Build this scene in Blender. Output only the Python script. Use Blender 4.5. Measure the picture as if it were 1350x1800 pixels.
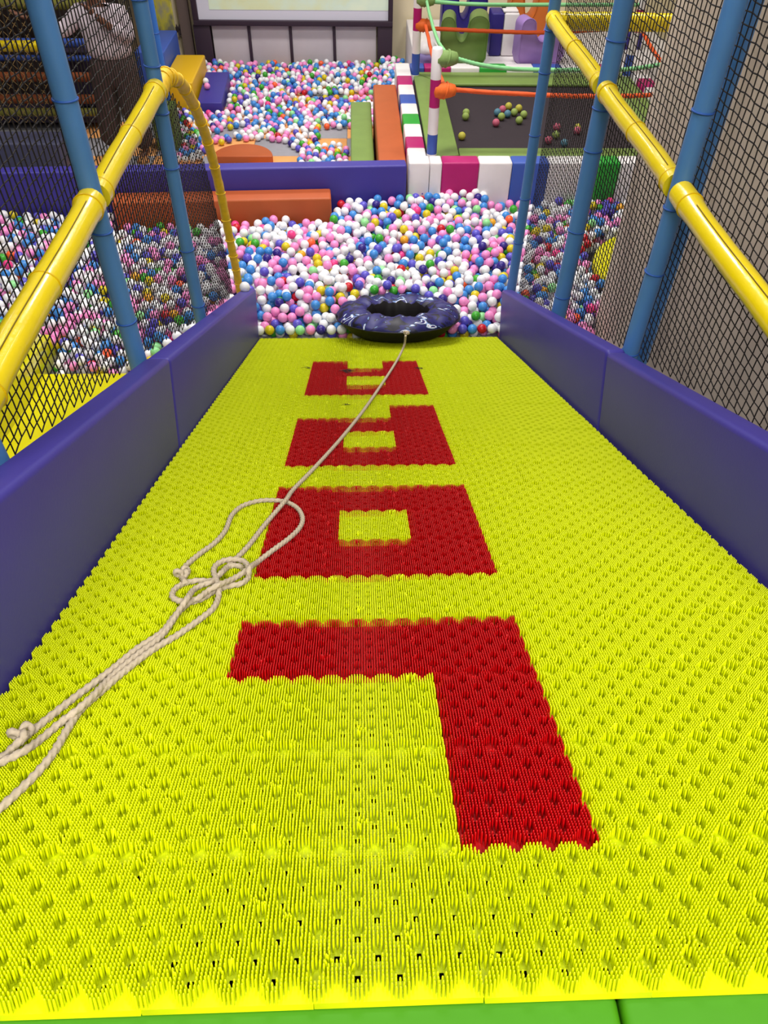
import bpy, bmesh, math, random
import numpy as np
from mathutils import Matrix, Vector
random.seed(7); rng = np.random.default_rng(7)
SC = bpy.context.scene; COL = SC.collection
for o in list(bpy.data.objects): bpy.data.objects.remove(o, do_unlink=True)

# ------------------------------------------------------------------ camera
RM = np.array([[0.9993937174, -0.0323911326, 0.0127676196],
               [0.0146755097, 0.7244484908, 0.6891727023],
               [0.0315725671, 0.6885674976, -0.7244846267]])
CAMP = np.array([0.328744, -0.23118935, 3.64094239]); FPX = 1288.5357
cd = bpy.data.cameras.new('camera'); cam = bpy.data.objects.new('camera', cd); COL.objects.link(cam)
cd.sensor_fit = 'VERTICAL'; cd.sensor_height = 36.0; cd.lens = FPX / 1800 * 36.0
cd.clip_start = 0.05; cd.clip_end = 100
m = Matrix.Identity(4)
for i in range(3):
    m[i][0] = RM[0][i]; m[i][1] = RM[1][i]; m[i][2] = -RM[2][i]; m[i][3] = CAMP[i]
cam.matrix_world = m; SC.camera = cam

# ------------------------------------------------------------------ world, lamps, exposure
w = bpy.data.worlds.new('world'); SC.world = w; w.use_nodes = True
w.node_tree.nodes['Background'].inputs[0].default_value = (1.0, 0.97, 0.93, 1)
w.node_tree.nodes['Background'].inputs[1].default_value = 0.10
def ceiling_lamp(x, y, e, sx=1.2, sy=0.6, z=5.6):
    l = bpy.data.lights.new('ceiling_lamp', 'AREA'); l.shape = 'RECTANGLE'; l.size = sx; l.size_y = sy
    l.energy = e; l.spread = math.radians(150); l.color = (1.0, 0.965, 0.91)
    o = bpy.data.objects.new('ceiling_lamp', l); COL.objects.link(o); o.location = (x, y, z)
ceiling_lamp(0.5, -2.4, 330, 2.4, .6); ceiling_lamp(1.9, -.6, 90); ceiling_lamp(-1.5, -.6, 90); ceiling_lamp(.5, 2.6, 60)
ceiling_lamp(-1.9, 4.9, 110); ceiling_lamp(0.6, 7.0, 170); ceiling_lamp(3.0, 6.6, 70)
ceiling_lamp(-0.6, 10.8, 150); ceiling_lamp(2.6, 10.6, 80); ceiling_lamp(-4.6, 7.5, 50)
vs = SC.view_settings
SC.display_settings.display_device = 'sRGB'
vs.view_transform = 'Standard'; vs.look = 'None'; vs.gamma = 1.0; vs.use_curve_mapping = False; vs.exposure = -0.38

# ------------------------------------------------------------------ helpers
def lin(c):
    return tuple(((v / 255) / 12.92 if v / 255 <= .04045 else ((v / 255 + .055) / 1.055) ** 2.4) for v in c) + (1,)
MATS = {}
def mat(name, rgb, rough=.5, spec=.4, var=.0, scale=8., bump=0., bscale=60., coat=0., emit=0., metal=0., trans=0.):
    if name in MATS: return MATS[name]
    M = bpy.data.materials.new(name); M.use_nodes = True
    nt = M.node_tree; b = nt.nodes['Principled BSDF']
    c = lin(rgb); b.inputs['Base Color'].default_value = c
    b.inputs['Roughness'].default_value = rough; b.inputs['Specular IOR Level'].default_value = spec
    b.inputs['Metallic'].default_value = metal
    if coat: b.inputs['Coat Weight'].default_value = coat; b.inputs['Coat Roughness'].default_value = .08
    tc = nt.nodes.new('ShaderNodeTexCoord')
    if var:
        n = nt.nodes.new('ShaderNodeTexNoise'); n.inputs['Scale'].default_value = scale; n.inputs['Detail'].default_value = 3
        r = nt.nodes.new('ShaderNodeValToRGB')
        r.color_ramp.elements[0].position = .3; r.color_ramp.elements[1].position = .7
        r.color_ramp.elements[0].color = tuple(v * (1 - var) for v in c[:3]) + (1,)
        r.color_ramp.elements[1].color = tuple(min(1, v * (1 + var)) for v in c[:3]) + (1,)
        nt.links.new(tc.outputs['Object'], n.inputs['Vector']); nt.links.new(n.outputs['Fac'], r.inputs['Fac'])
        nt.links.new(r.outputs['Color'], b.inputs['Base Color'])
    if bump:
        n2 = nt.nodes.new('ShaderNodeTexNoise'); n2.inputs['Scale'].default_value = bscale; n2.inputs['Detail'].default_value = 4
        bp = nt.nodes.new('ShaderNodeBump'); bp.inputs['Strength'].default_value = bump; bp.inputs['Distance'].default_value = .02
        nt.links.new(tc.outputs['Object'], n2.inputs['Vector']); nt.links.new(n2.outputs['Fac'], bp.inputs['Height'])
        nt.links.new(bp.outputs['Normal'], b.inputs['Normal'])
    if emit:
        b.inputs['Emission Color'].default_value = c; b.inputs['Emission Strength'].default_value = emit
    MATS[name] = M
    return M
def ramp_mat(name, stops, scale, rough=.6, detail=2, interp='CONSTANT', dist=0., emit=0., stretch=(1, 1, 1)):
    M = bpy.data.materials.new(name); M.use_nodes = True; nt = M.node_tree; b = nt.nodes['Principled BSDF']
    tc = nt.nodes.new('ShaderNodeTexCoord'); mp = nt.nodes.new('ShaderNodeMapping'); mp.inputs['Scale'].default_value = stretch
    n = nt.nodes.new('ShaderNodeTexNoise'); n.inputs['Scale'].default_value = scale; n.inputs['Detail'].default_value = detail
    n.inputs['Distortion'].default_value = dist
    r = nt.nodes.new('ShaderNodeValToRGB'); cr = r.color_ramp; cr.interpolation = interp
    while len(cr.elements) < len(stops): cr.elements.new(.5)
    for e, (p, c) in zip(cr.elements, stops): e.position = p; e.color = lin(c)
    nt.links.new(tc.outputs['Object'], mp.inputs['Vector']); nt.links.new(mp.outputs['Vector'], n.inputs['Vector'])
    nt.links.new(n.outputs['Fac'], r.inputs['Fac']); nt.links.new(r.outputs['Color'], b.inputs['Base Color'])
    b.inputs['Roughness'].default_value = rough
    if emit:
        nt.links.new(r.outputs['Color'], b.inputs['Emission Color']); b.inputs['Emission Strength'].default_value = emit
    MATS[name] = M
    return M

def tag(o, label=None, cat=None, group=None, kind=None):
    if label: o['label'] = label
    if cat: o['category'] = cat
    if group: o['group'] = group
    if kind: o['kind'] = kind
    return o
def link(name, me, parent=None, loc=None, rot=None):
    o = bpy.data.objects.new(name, me); COL.objects.link(o)
    if parent: o.parent = parent
    if loc is not None: o.location = loc
    if rot is not None: o.rotation_euler = rot
    return o
def empty(name, loc=(0, 0, 0), rot=(0, 0, 0)):
    return link(name, None, None, loc, rot)
def mesh_np(name, V, F, material, smooth=False):
    me = bpy.data.meshes.new(name)
    me.from_pydata([tuple(v) for v in V], [], [tuple(f) for f in F]); me.update()
    if material: me.materials.append(material)
    if smooth: me.polygons.foreach_set('use_smooth', np.ones(len(me.polygons), bool))
    return me
def bm_mesh(name, bm, material, smooth=False):
    me = bpy.data.meshes.new(name); bm.normal_update(); bm.to_mesh(me); bm.free()
    if material: me.materials.append(material)
    if smooth: me.polygons.foreach_set('use_smooth', np.ones(len(me.polygons), bool))
    return me
def box_mesh(name, lo, hi, material, bevel=.0, seg=3, smooth=True):
    bm = bmesh.new(); bmesh.ops.create_cube(bm, size=1)
    s = [hi[i] - lo[i] for i in range(3)]
    for v in bm.verts: v.co = Vector([lo[i] + (v.co[i] + .5) * s[i] for i in range(3)])
    if bevel: bmesh.ops.bevel(bm, geom=list(bm.edges), offset=min(bevel, min(s) * .45), segments=seg, profile=.5, affect='EDGES')
    me = bm_mesh(name, bm, material, False)
    if bevel and smooth:
        me.polygons.foreach_set('use_smooth', np.ones(len(me.polygons), bool))
        try: me.set_sharp_from_angle(angle=math.radians(60))
        except Exception: pass
    return me
def prism_mesh(name, poly, axis, a, b, material, bevel=0., seg=3):
    """poly: list of 2-D points in the plane across `axis`, extruded from a to b."""
    def P(p, t):
        return {0: (t, p[0], p[1]), 1: (p[0], t, p[1]), 2: (p[0], p[1], t)}[axis]
    bm = bmesh.new()
    A = [bm.verts.new(P(p, a)) for p in poly]; B = [bm.verts.new(P(p, b)) for p in poly]
    bm.faces.new(A); bm.faces.new(B[::-1])
    n = len(poly)
    for i in range(n): bm.faces.new((A[i], B[i], B[(i + 1) % n], A[(i + 1) % n]))
    bmesh.ops.recalc_face_normals(bm, faces=list(bm.faces))
    if bevel:
        ed = [e for e in bm.edges if e.calc_face_angle(0) > .6]
        bmesh.ops.bevel(bm, geom=ed, offset=bevel, segments=seg, profile=.5, affect='EDGES')
    me = bm_mesh(name, bm, material, True)
    try: me.set_sharp_from_angle(angle=math.radians(50))
    except Exception: pass
    return me
def frames(P):
    P = np.asarray(P, float); T = np.gradient(P, axis=0); T /= np.linalg.norm(T, axis=1)[:, None] + 1e-12
    N = np.zeros_like(P); a = np.array([0, 0, 1.]) if abs(T[0][2]) < .9 else np.array([1., 0, 0])
    nv = a - T[0] * (a @ T[0]); nv /= np.linalg.norm(nv); N[0] = nv
    for i in range(1, len(P)):
        nv = N[i - 1] - T[i] * (N[i - 1] @ T[i]); nv /= np.linalg.norm(nv) + 1e-12; N[i] = nv
    return P, T, N, np.cross(T, N)
def tube_arrays(P, rad, sides=12, lobes=0, amp=0., twist=0., caps=True):
    P, T, N, B = frames(P); n = len(P)
    rad = np.full(n, rad) if np.isscalar(rad) else np.asarray(rad)
    s = np.concatenate([[0], np.cumsum(np.linalg.norm(np.diff(P, axis=0), axis=1))])
    th = np.linspace(0, 2 * math.pi, sides, endpoint=False)
    V = np.zeros((n, sides, 3))
    for i in range(n):
        r = rad[i] * (1 + amp * np.cos(lobes * (th + twist * s[i]))) if lobes else np.full(sides, rad[i])
        V[i] = P[i] + (r * np.cos(th))[:, None] * N[i] + (r * np.sin(th))[:, None] * B[i]
    V = V.reshape(-1, 3); F = []
    for i in range(n - 1):
        for j in range(sides):
            k = (j + 1) % sides
            F.append((i * sides + j, i * sides + k, (i + 1) * sides + k, (i + 1) * sides + j))
    if caps:
        F.append(tuple(range(sides))[::-1]); F.append(tuple((n - 1) * sides + j for j in range(sides)))
    return V, F
def tube(name, P, rad, material, parent=None, sides=12, **k):
    V, F = tube_arrays(P, rad, sides, **k)
    me = mesh_np(name, V, F, material, True)
    try: me.set_sharp_from_angle(angle=math.radians(60))
    except Exception: pass
    return link(name, me, parent)
def spline(pts, n=12):
    """Catmull-Rom through pts"""
    P = np.asarray(pts, float); P = np.vstack([2 * P[0] - P[1], P, 2 * P[-1] - P[-2]]); out = []
    for i in range(1, len(P) - 2):
        for t in np.linspace(0, 1, n, endpoint=False):
            a, b, c, d = P[i - 1], P[i], P[i + 1], P[i + 2]
            out.append(.5 * (2 * b + (c - a) * t + (2 * a - 5 * b + 4 * c - d) * t * t + (3 * b - a - 3 * c + d) * t ** 3))
    out.append(P[-2]); return np.array(out)
def lathe_mesh(name, prof, material, n=32, fn=None, smooth=True):
    V = []; F = []
    for i in range(n):
        a = 2 * math.pi * i / n
        for r, z in prof:
            if fn: r, z = fn(r, z, a)
            V.append((r * math.cos(a), r * math.sin(a), z))
    k = len(prof)
    for i in range(n):
        j = (i + 1) % n
        for q in range(k - 1): F.append((i * k + q, j * k + q, j * k + q + 1, i * k + q + 1))
    return mesh_np(name, V, F, material, smooth)

# ------------------------------------------------------------------ slide frame of reference
SL = math.radians(23.78403); U = np.array([0, math.cos(SL), -math.sin(SL)]); NN = np.array([0, math.sin(SL), math.cos(SL)])
ORG = np.array([0, 0, 2.4]); TW = .25; TL = .25 * 1.0345933; ROWS = 22; UEND = ROWS * TL
def sp(x, u_, n_=0.): return ORG + np.array([x, 0, 0]) + U * u_ + NN * n_
def px_slope(px, py, h=0.):
    """photo pixel (1350x1800) measured on the mat -> point h above the bristle tips"""
    d = RM.T @ np.array([(px - 675) / FPX, (900 - py) / FPX, 1.]); t = (h - (CAMP - ORG) @ NN) / (d @ NN); return CAMP + t * d
def project(P):
    q = RM @ (np.asarray(P) - CAMP); return 675 + FPX * q[0] / q[2], 900 - FPX * q[1] / q[2], q[2]

# ------------------------------------------------------------------ materials
M_YMAT = mat('yellow_bristle', (206, 217, 0), .42, .35, .04, 30)
M_RMAT = mat('red_bristle', (176, 0, 5), .42, .35, .05, 30)
M_BED = mat('dark_slide_bed', (30, 30, 26), .8)
M_PURPLE = mat('purple_vinyl', (60, 52, 146), .45, .45, .05, 3, .03, 90)
M_BLUE = mat('blue_vinyl_sleeve', (76, 128, 190), .42, .45, .06, 5, .05, 30)
M_STRAP = mat('dark_blue_strap', (36, 84, 165), .5)
M_YRAIL = mat('yellow_vinyl_sleeve', (238, 212, 8), .28, .5, .05, 6, .10, 26, coat=.3)
M_YSEAM = mat('yellow_seam', (214, 176, 6), .4)
M_NET = mat('black_net_cord', (22, 16, 18), .7)
M_TANNET = mat('tan_net_cord', (170, 140, 90), .8)
M_ORANGE = mat('orange_vinyl', (178, 86, 42), .5, .35, .06, 4, .03, 60)
M_GREENPAD = mat('bright_green_vinyl', (58, 122, 8), .42, .35, .03, 4, .04, 20)
M_OLIVE = mat('olive_green_vinyl', (118, 144, 72), .45, .4, .06, 5, .08, 22)
M_SEATG = mat('seat_green_vinyl', (104, 130, 66), .42, .4, .05, 5, .12, 14)
M_WHITEV = mat('white_vinyl', (232, 226, 228), .45, .4, .04, 5, .04, 30)
M_MAGENTA = mat('magenta_vinyl', (176, 20, 106), .45, .4, .05, 5, .04, 30)
M_BLUEV = mat('royal_blue_vinyl', (56, 86, 172), .45, .4, .05, 5, .04, 30)
M_GREENV = mat('grass_green_vinyl', (44, 160, 56), .45, .4, .05, 5, .04, 30)
M_NAVY = mat('navy_vinyl', (46, 36, 120), .45)
M_LILAC = mat('lilac_vinyl', (158, 124, 194), .45, .4, .05, 5, .06, 20)
M_TRAMP = mat('trampoline_fabric', (54, 46, 52), .8, .2, .05, 40)
M_TAN = mat('tan_wall_paint', (216, 200, 184), .85, .2, .05, 1.5, .05, 40)
M_CREAM = mat('cream_wall_paint', (226, 214, 182), .85, .2, .04, 1.0)
M_FLOORM = mat('grey_floor_mat', (150, 150, 158), .8)
M_PANEL = mat('white_panel', (206, 198, 204), .6, .3, .06, 2.2)
M_FRAME = mat('dark_frame', (58, 44, 58), .5)
M_ROPE = mat('hemp_rope', (178, 164, 142), .85, .2, .10, 120)
M_ORROPE = mat('orange_rope', (226, 88, 34), .6)
M_GRROPE = mat('green_rope', (128, 196, 134), .6)
M_YSLIDE = mat('yellow_slide_plastic', (216, 208, 18), .16, .6, .05, 3, coat=.4)
M_BLACKV = mat('black_vinyl', (22, 18, 20), .55)
M_CAMO = ramp_mat('navy_camouflage_cloth', [(0, (22, 20, 40)), (.40, (36, 34, 104)), (.56, (20, 18, 62)), (.61, (104, 134, 190)), (.645, (214, 216, 230)), (.69, (38, 36, 104))], 8., .5, 1.5, dist=.9, stretch=(1, 1.6, 1))
BALLC = {'white': (238, 238, 242), 'pink': (246, 146, 206), 'sky blue': (64, 138, 214), 'violet blue': (92, 84, 196), 'yellow': (214, 194, 26),
         'green': (62, 166, 46), 'mint': (146, 222, 148), 'hot pink': (240, 66, 140), 'red': (192, 22, 40), 'orange': (250, 98, 54), 'navy': (50, 36, 130), 'amber': (232, 164, 34)}
BN = list(BALLC); BM = [mat(k.replace(' ', '_') + '_ball_plastic', v, .32, .45) for k, v in BALLC.items()]
BW = np.array([.43, .20, .15, .08, .045, .038, .017, .010, .008, .010, .014, .006]); BW /= BW.sum()

# ================================================================== THE SETTING
def struct(name, me): return tag(link(name, me), kind='structure')
fl = struct('floor', box_mesh('floor', (-8, -3, -.1), (7, 14, 0), M_FLOORM))
# puzzle mats of the floor behind the low purple barrier
M_EVAO = mat('orange_floor_mat', (238, 168, 104), .75, .2, .04, 12); M_EVAG = mat('grey_floor_mat_piece', (152, 150, 158), .75, .2, .04, 12)
em = {}
for k, mm in (('o', M_EVAO), ('g', M_EVAG)):
    em[k] = box_mesh('mat_tile', (.003, .003, 0), (.597, .597, .014), mm, .004, 1)
for i in range(-6, 3):
    for j in range(9):
        link('mat_tile', em['o' if (i + j) % 2 == 0 else 'g'], fl, (.22 + i * .6, 7.65 + j * .6, 0))
struct('wall_back', box_mesh('wall_back', (-8, 13.25, 0), (7, 13.4, 4.2), M_CREAM))
struct('wall_right', box_mesh('wall_right', (2.4, -3, 0), (2.75, 5.33, 4.2), M_TAN))
struct('wall_far_right', box_mesh('wall_far_right', (5.6, 5.33, 0), (5.75, 13.25, 4.2), M_CREAM))
struct('wall_left', box_mesh('wall_left', (-7.5, -3, 0), (-7.35, 13.25, 4.2), mat('brown_wall_paint', (96, 80, 76), .8)))
# grey-brown pilasters left of the screen
struct('trim_1', box_mesh('trim_1', (-2.36, 13.15, 0), (-2.20, 13.25, 4.2), mat('grey_brown_paint', (112, 96, 92), .7)))
struct('trim_2', box_mesh('trim_2', (-2.9, 13.18, 0), (-2.46, 13.25, 4.2), mat('light_grey_paint', (176, 164, 160), .7)))

# ================================================================== BRISTLE SLIDE
slide = tag(empty('slide', tuple(sp(.5, UEND, -.04))), 'wide yellow bristle mat slide with red block letters down the middle', 'slide')
INV = Matrix.Translation(slide.location).inverted()
def adopt(o, parent):
    """keep world placement when parenting to an unrotated empty"""
    o.parent = parent; o.location = Vector(o.location) - Vector(parent.location); return o
poly = [(-1.6, 0), (-1.6, 2.1), (-.004, 2.1), (-.004, 2.4 - .046 * .9), tuple(sp(0, UEND + .0, -.046)[1:]), (sp(0, UEND, 0)[1], 0)]
adopt(link('support', prism_mesh('support', poly, 0, -.515, 1.54, M_BED)), slide)
NB = 40; px_, py_ = TW / NB, TL / NB; PLATE = -.029
def hole_dist(x, y):
    d = 9.
    for k in range(0, 9):
        hy = k / 8 * TL
        xs = [(1 / 8 + j / 4) * TW for j in range(4)] if k % 2 == 0 else [j / 4 * TW for j in range(5)]
        for hx in xs: d = min(d, abs(x - hx) / px_ + abs(y - hy) / py_ - (.6 if k in (0, 8) else 0))
    return d
HC = [((1 / 8 + j / 4) * TW if k % 2 == 0 else (j / 4) * TW, k / 8 * TL) for k in range(1, 8) for j in range(4) if (k % 2 == 0 or j > 0)]
HX = {(i, j): any(abs(abs(i * px_ - hx) / px_ - 2) < .3 and abs(j * py_ - hy_) < py_ * .6 for hx, hy_ in HC) for i in range(0, NB + 1) for j in range(0, NB + 1)}
HD = {(i, j): hole_dist(i * px_, j * py_) for i in range(0, NB + 1) for j in range(0, NB + 1)}
def tile_mesh(material, seed):
    r = np.random.default_rng(seed); V = []; F = []
    S = 5; th = np.arange(S) * 2 * math.pi / S
    # perforated base plate
    idx = {}
    for i in range(NB + 1):
        for j in range(NB + 1):
            idx[i, j] = len(V); 
            x_, y_ = i * px_, j * py_
            for hx, hy_ in HC:          # draw the plate in around each perforation
                if abs(i * px_ - hx) < px_ * 1.4 and abs(j * py_ - hy_) < py_ * 1.4: x_ = hx + (x_ - hx) * .8; y_ = hy_ + (y_ - hy_) * .8
            if 0 < i < NB: x_ += .0022
            if 0 < j < NB: y_ += .0022
            V.append((min(max(x_, .0004), TW - .0004), min(max(y_, .0004), TL - .0004), PLATE))
    for i in range(NB):
        for j in range(NB):
            if 1 < j < NB - 2 and 0 < i < NB - 1 and hole_dist((i + .5) * px_, (j + .5) * py_) < 1.3: continue
            F.append((idx[i, j], idx[i + 1, j], idx[i + 1, j + 1], idx[i, j + 1]))
    # rim of the plate
    rim = [(.0008, .0008), (TW - .0008, .0008), (TW - .0008, TL - .0008), (.0008, TL - .0008)]
    b0 = len(V)
    for q in rim: V.append((*q, PLATE + .0)); V.append((*q, PLATE - .013))
    for q in range(4):
        a = b0 + 2 * q; b = b0 + 2 * ((q + 1) % 4); F.append((a, a + 1, b + 1, b))
    bent = r.integers(1, NB, (5, 2))
    for i in range(0, NB):
        for j in range(0, NB):
            if HD[i, j] < 2.6 and not (HX[i, j] and 0 < j < NB): continue
            x0, y0 = i * px_ + .0022, j * py_ + .0022
            tx, ty = r.normal(0, .00028, 2)
            for (bi, bj) in bent:
                if abs(bi - i) + abs(bj - j) < 2: tx += r.normal(0, .0035); ty += r.normal(0, .003)
            h = r.normal(0, .0004)
            b0 = len(V)
            for zf, rr in ((0, .0022), (.80, .0020), (.955, .0014)):
                for a in th: V.append((x0 + tx * zf + rr * math.cos(a), y0 + ty * zf + rr * math.sin(a), PLATE + zf * (-PLATE + h)))
            V.append((x0 + tx, y0 + ty, h + .0004)); tip = len(V) - 1
            for lv in (0, 1):
                for q in range(S):
                    k = (q + 1) % S; F.append((b0 + lv * S + q, b0 + lv * S + k, b0 + (lv + 1) * S + k, b0 + (lv + 1) * S + q))
            for q in range(S): F.append((b0 + 2 * S + q, b0 + 2 * S + (q + 1) % S, tip))
    return mesh_np('bristle_tile', V, F, material, True)
YT = [tile_mesh(M_YMAT, 10 + k) for k in range(3)]; RT = [tile_mesh(M_RMAT, 50 + k) for k in range(2)]
red = set()
for r_ in (1, 2, 3): red.add((2, r_))
for c_ in (0, 1, 2): red.add((c_, 3))
for r_ in (5, 6, 7):
    for c_ in (0, 1, 2):
        if not (r_ == 6 and c_ == 1): red.add((c_, r_))
for r_ in (9, 10, 11):
    for c_ in (0, 1, 2):
        if not (r_ == 10 and c_ == 1): red.add((c_, r_))
red.add((2, 12))
for r_ in (14, 15, 16, 17):
    for c_ in (0, 1, 2):
        if not (r_ in (15, 17) and c_ == 1): red.add((c_, r_))
colx = {-2: -.512, -1: -.256, 0: 0, 1: .25, 2: .5, 3: .75, 4: 1.007, 5: 1.264}
for r_ in range(ROWS):
    for c_ in range(-2, 6):
        me = random.choice(RT) if (c_, r_) in red else random.choice(YT)
        o = link('bristle_tile', me, None, tuple(sp(colx[c_] + random.uniform(-.001, .001), r_ * TL + random.uniform(-.001, .001), random.uniform(-.0008, .0008))),
                 (-SL, 0, random.uniform(-.0015, .0015)))
        o.scale = ({-2: .256, -1: .256, 3: .257, 4: .257, 5: .263}.get(c_, .25) / .25, 1, 1)
        adopt(o, slide)
# padded purple side walls
def side_pad(name, x0, x1, u0, u1, hgt, label):
    me = box_mesh(name, (x0, u0, -.10), (x1, u1, hgt), M_PURPLE, .022, 4)
    o = link(name, me, None, tuple(ORG), (-SL, 0, 0)); tag(o, label, 'padding', 'padded side walls of the slide'); return o
side_pad('padded_side_wall', -.632, -.520, 2.632, UEND, .41, 'purple padded side wall on the left, lower piece beside the ball pit')
side_pad('padded_side_wall', -.632, -.520, -.9, 2.628, .414, 'purple padded side wall on the left, upper piece near the rope')
side_pad('padded_side_wall', 1.545, 1.645, 2.872, UEND, .388, 'purple padded side wall on the right, lower piece beside the ball pit')
side_pad('padded_side_wall', 1.545, 1.645, -.9, 2.868, .378, 'purple padded side wall on the right, upper piece close to the camera')
# green pads along the top step
for a, b, lb in ((-.512, .699, 'bright green vinyl pad at the top of the slide, left of the joint'), (.703, 1.538, 'bright green vinyl pad at the top of the slide, right of the joint')):
    tag(link('step_pad', box_mesh('step_pad', (a, -.95, 2.102), (b, -.006, 2.360), M_GREENPAD, .014, 4)), lb, 'pad', 'green pads along the top step')

# ================================================================== POSTS, RAILS, HOOP, NETS
LX, RX = -.69, 1.69
def post(x, y, z0, z1, label, straps, r=.041):
    e = tag(empty('padded_post', (x, y, z0)), label, 'post', 'blue padded posts of the slide cage')
    zz = np.linspace(0, z1 - z0, 14)
    tube('sleeve', [(random.uniform(-.0015, .0015), random.uniform(-.0015, .0015), z) for z in zz], r, M_BLUE, e, 20)
    for s in straps:
        ang = np.linspace(0, 2 * math.pi, 25)
        tilt = random.uniform(-.004, .004)
        tube('strap', [((r + .0015) * math.cos(a), (r + .0015) * math.sin(a), s - z0 + tilt * math.cos(a)) for a in ang], .0042, M_STRAP, e, 8, caps=False)
    return e
post(LX, 1.31, 0, 4.4, 'blue padded post cut by the left picture edge, nearest on that side', [2.11, 2.75])
post(LX, 2.635, 0, 4.4, 'thick blue padded post in front of the left net, left of the standing person', [.95, 1.45, 1.87, 2.28, 2.76, 3.4])
post(LX, 3.985, 0, 4.4, 'blue padded post on the left where the yellow hoop begins', [1.15, 1.52, 2.0, 2.28, 2.50, 2.78], .038)
post(RX, 5.63, 0, 4.4, 'slim blue padded post at the foot of the right side wall', [.75, 1.12, 1.60, 2.02, 2.28, 2.6], .040)
post(RX + .01, 4.16, 0, 4.4, 'blue padded post in the middle of the right net', [1.1, 1.55, 2.03, 2.25, 2.58, 3.0], .050)
post(RX, 2.84, 0, 4.4, 'blue padded post of the right net nearest the camera', [1.55, 1.98, 2.28, 2.66, 3.2], .041)
post(RX + .115, 2.93, 0, 4.4, 'blue padded post mostly hidden behind the nearest right post', [2.3], .028)
def rail(x, y0, y1, z, r, label, x1=None, axis='y'):
    e = tag(empty('padded_rail', (x, y0, z)), label, 'rail', 'yellow padded rails of the slide cage')
    L = (y1 - y0) if axis == 'y' else (x1 - x)
    t = np.linspace(0, L, 26); prof = []
    for q in t: prof.append(r * (1 + .015 * math.sin(q * 23 + x) + (.10 if q < .05 * L or q > .95 * L else 0)))
    mk = (lambda q: (0, q, .004 * math.sin(q * 5))) if axis == 'y' else (lambda q: (q, 0, .004 * math.sin(q * 5)))
    tube('sleeve', [mk(q) for q in t], prof, M_YRAIL, e, 20)
    for s in (.045 * L, .5 * L, .955 * L):
        ang = np.linspace(0, 2 * math.pi, 25); rr = r * (1.015 if s == .5 * L else 1.10)
        tube('seam', [(rr * math.cos(a), s, rr * math.sin(a)) if axis == 'y' else (s, rr * math.cos(a), rr * math.sin(a)) for a in ang], .0035, M_YSEAM, e, 6, caps=False)
    # lengthwise zip seam along the top
    sg = 1 if x < 0 else -1
    if axis == 'y': tube('zip_seam', [(sg * r * .35, q, r * .95 + .002 + .004 * math.sin(q * 5)) for q in t[2:-2]], .0018, mat('dark_yellow_seam', (120, 96, 10), .6), e, 6)
    return e
rail(LX + .005, .2, 1.27, 2.41, .05, 'yellow padded rail at the left picture edge, above the rope')
rail(LX + .005, 1.35, 2.60, 2.41, .05, 'yellow padded rail on the left, lower of the two long pieces')
rail(LX + .005, 2.675, 3.95, 2.40, .047, 'yellow padded rail on the left, upper piece ending at the hoop')
rail(RX - .005, 4.20, 5.60, 2.355, .046, 'yellow padded rail on the right, farthest piece beside the trampoline')
rail(RX - .005, 2.88, 4.11, 2.355, .047, 'yellow padded rail on the right, middle piece before the tan wall')
rail(RX - .005, .2, 2.80, 2.355, .047, 'yellow padded rail on the right, nearest piece running out of the picture')
rail(RX + .04, 5.63, 5.63, 2.33, .056, 'yellow padded rail crossing from the far right post to the tan wall', x1=2.9, axis='x')
# hoop
hp = tag(empty('padded_hoop', (LX, 4.02, 2.36)), 'yellow taped hoop bending down from the left rail to the side wall', 'hoop')
hpts = [(4.01, 2.37), (4.16, 2.385), (4.34, 2.345), (4.62, 2.225), (4.92, 1.99), (5.14, 1.72), (5.32, 1.36), (5.42, .98), (5.49, .71), (5.55, .47), (5.57, .2)]
H = spline([(0, y - 4.02, z - 2.36) for y, z in hpts], 10)
hr = np.interp(np.linspace(0, 1, len(H)), [0, .12, .25, .5, 1], [.047, .047, .037, .034, .031])
hr *= 1 + .05 * np.sin(np.arange(len(H)) * 1.9)
M_HOOP = mat('old_yellow_tape', (226, 184, 34), .5, .35, .12, 20, .15, 40)
tube('hoop_pipe', H, hr, M_HOOP, hp, 16)
P_, T_, N_, B_ = frames(H)
for k in range(8, len(H) - 3, 6):
    a = np.linspace(0, 2 * math.pi, 19)
    tube('tape_wrap', [H[k] + (hr[k] + .002) * (math.cos(q) * N_[k] + math.sin(q) * B_[k]) + T_[k] * .012 * math.cos(q) for q in a], .005, M_HOOP, hp, 6, caps=False)

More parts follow.
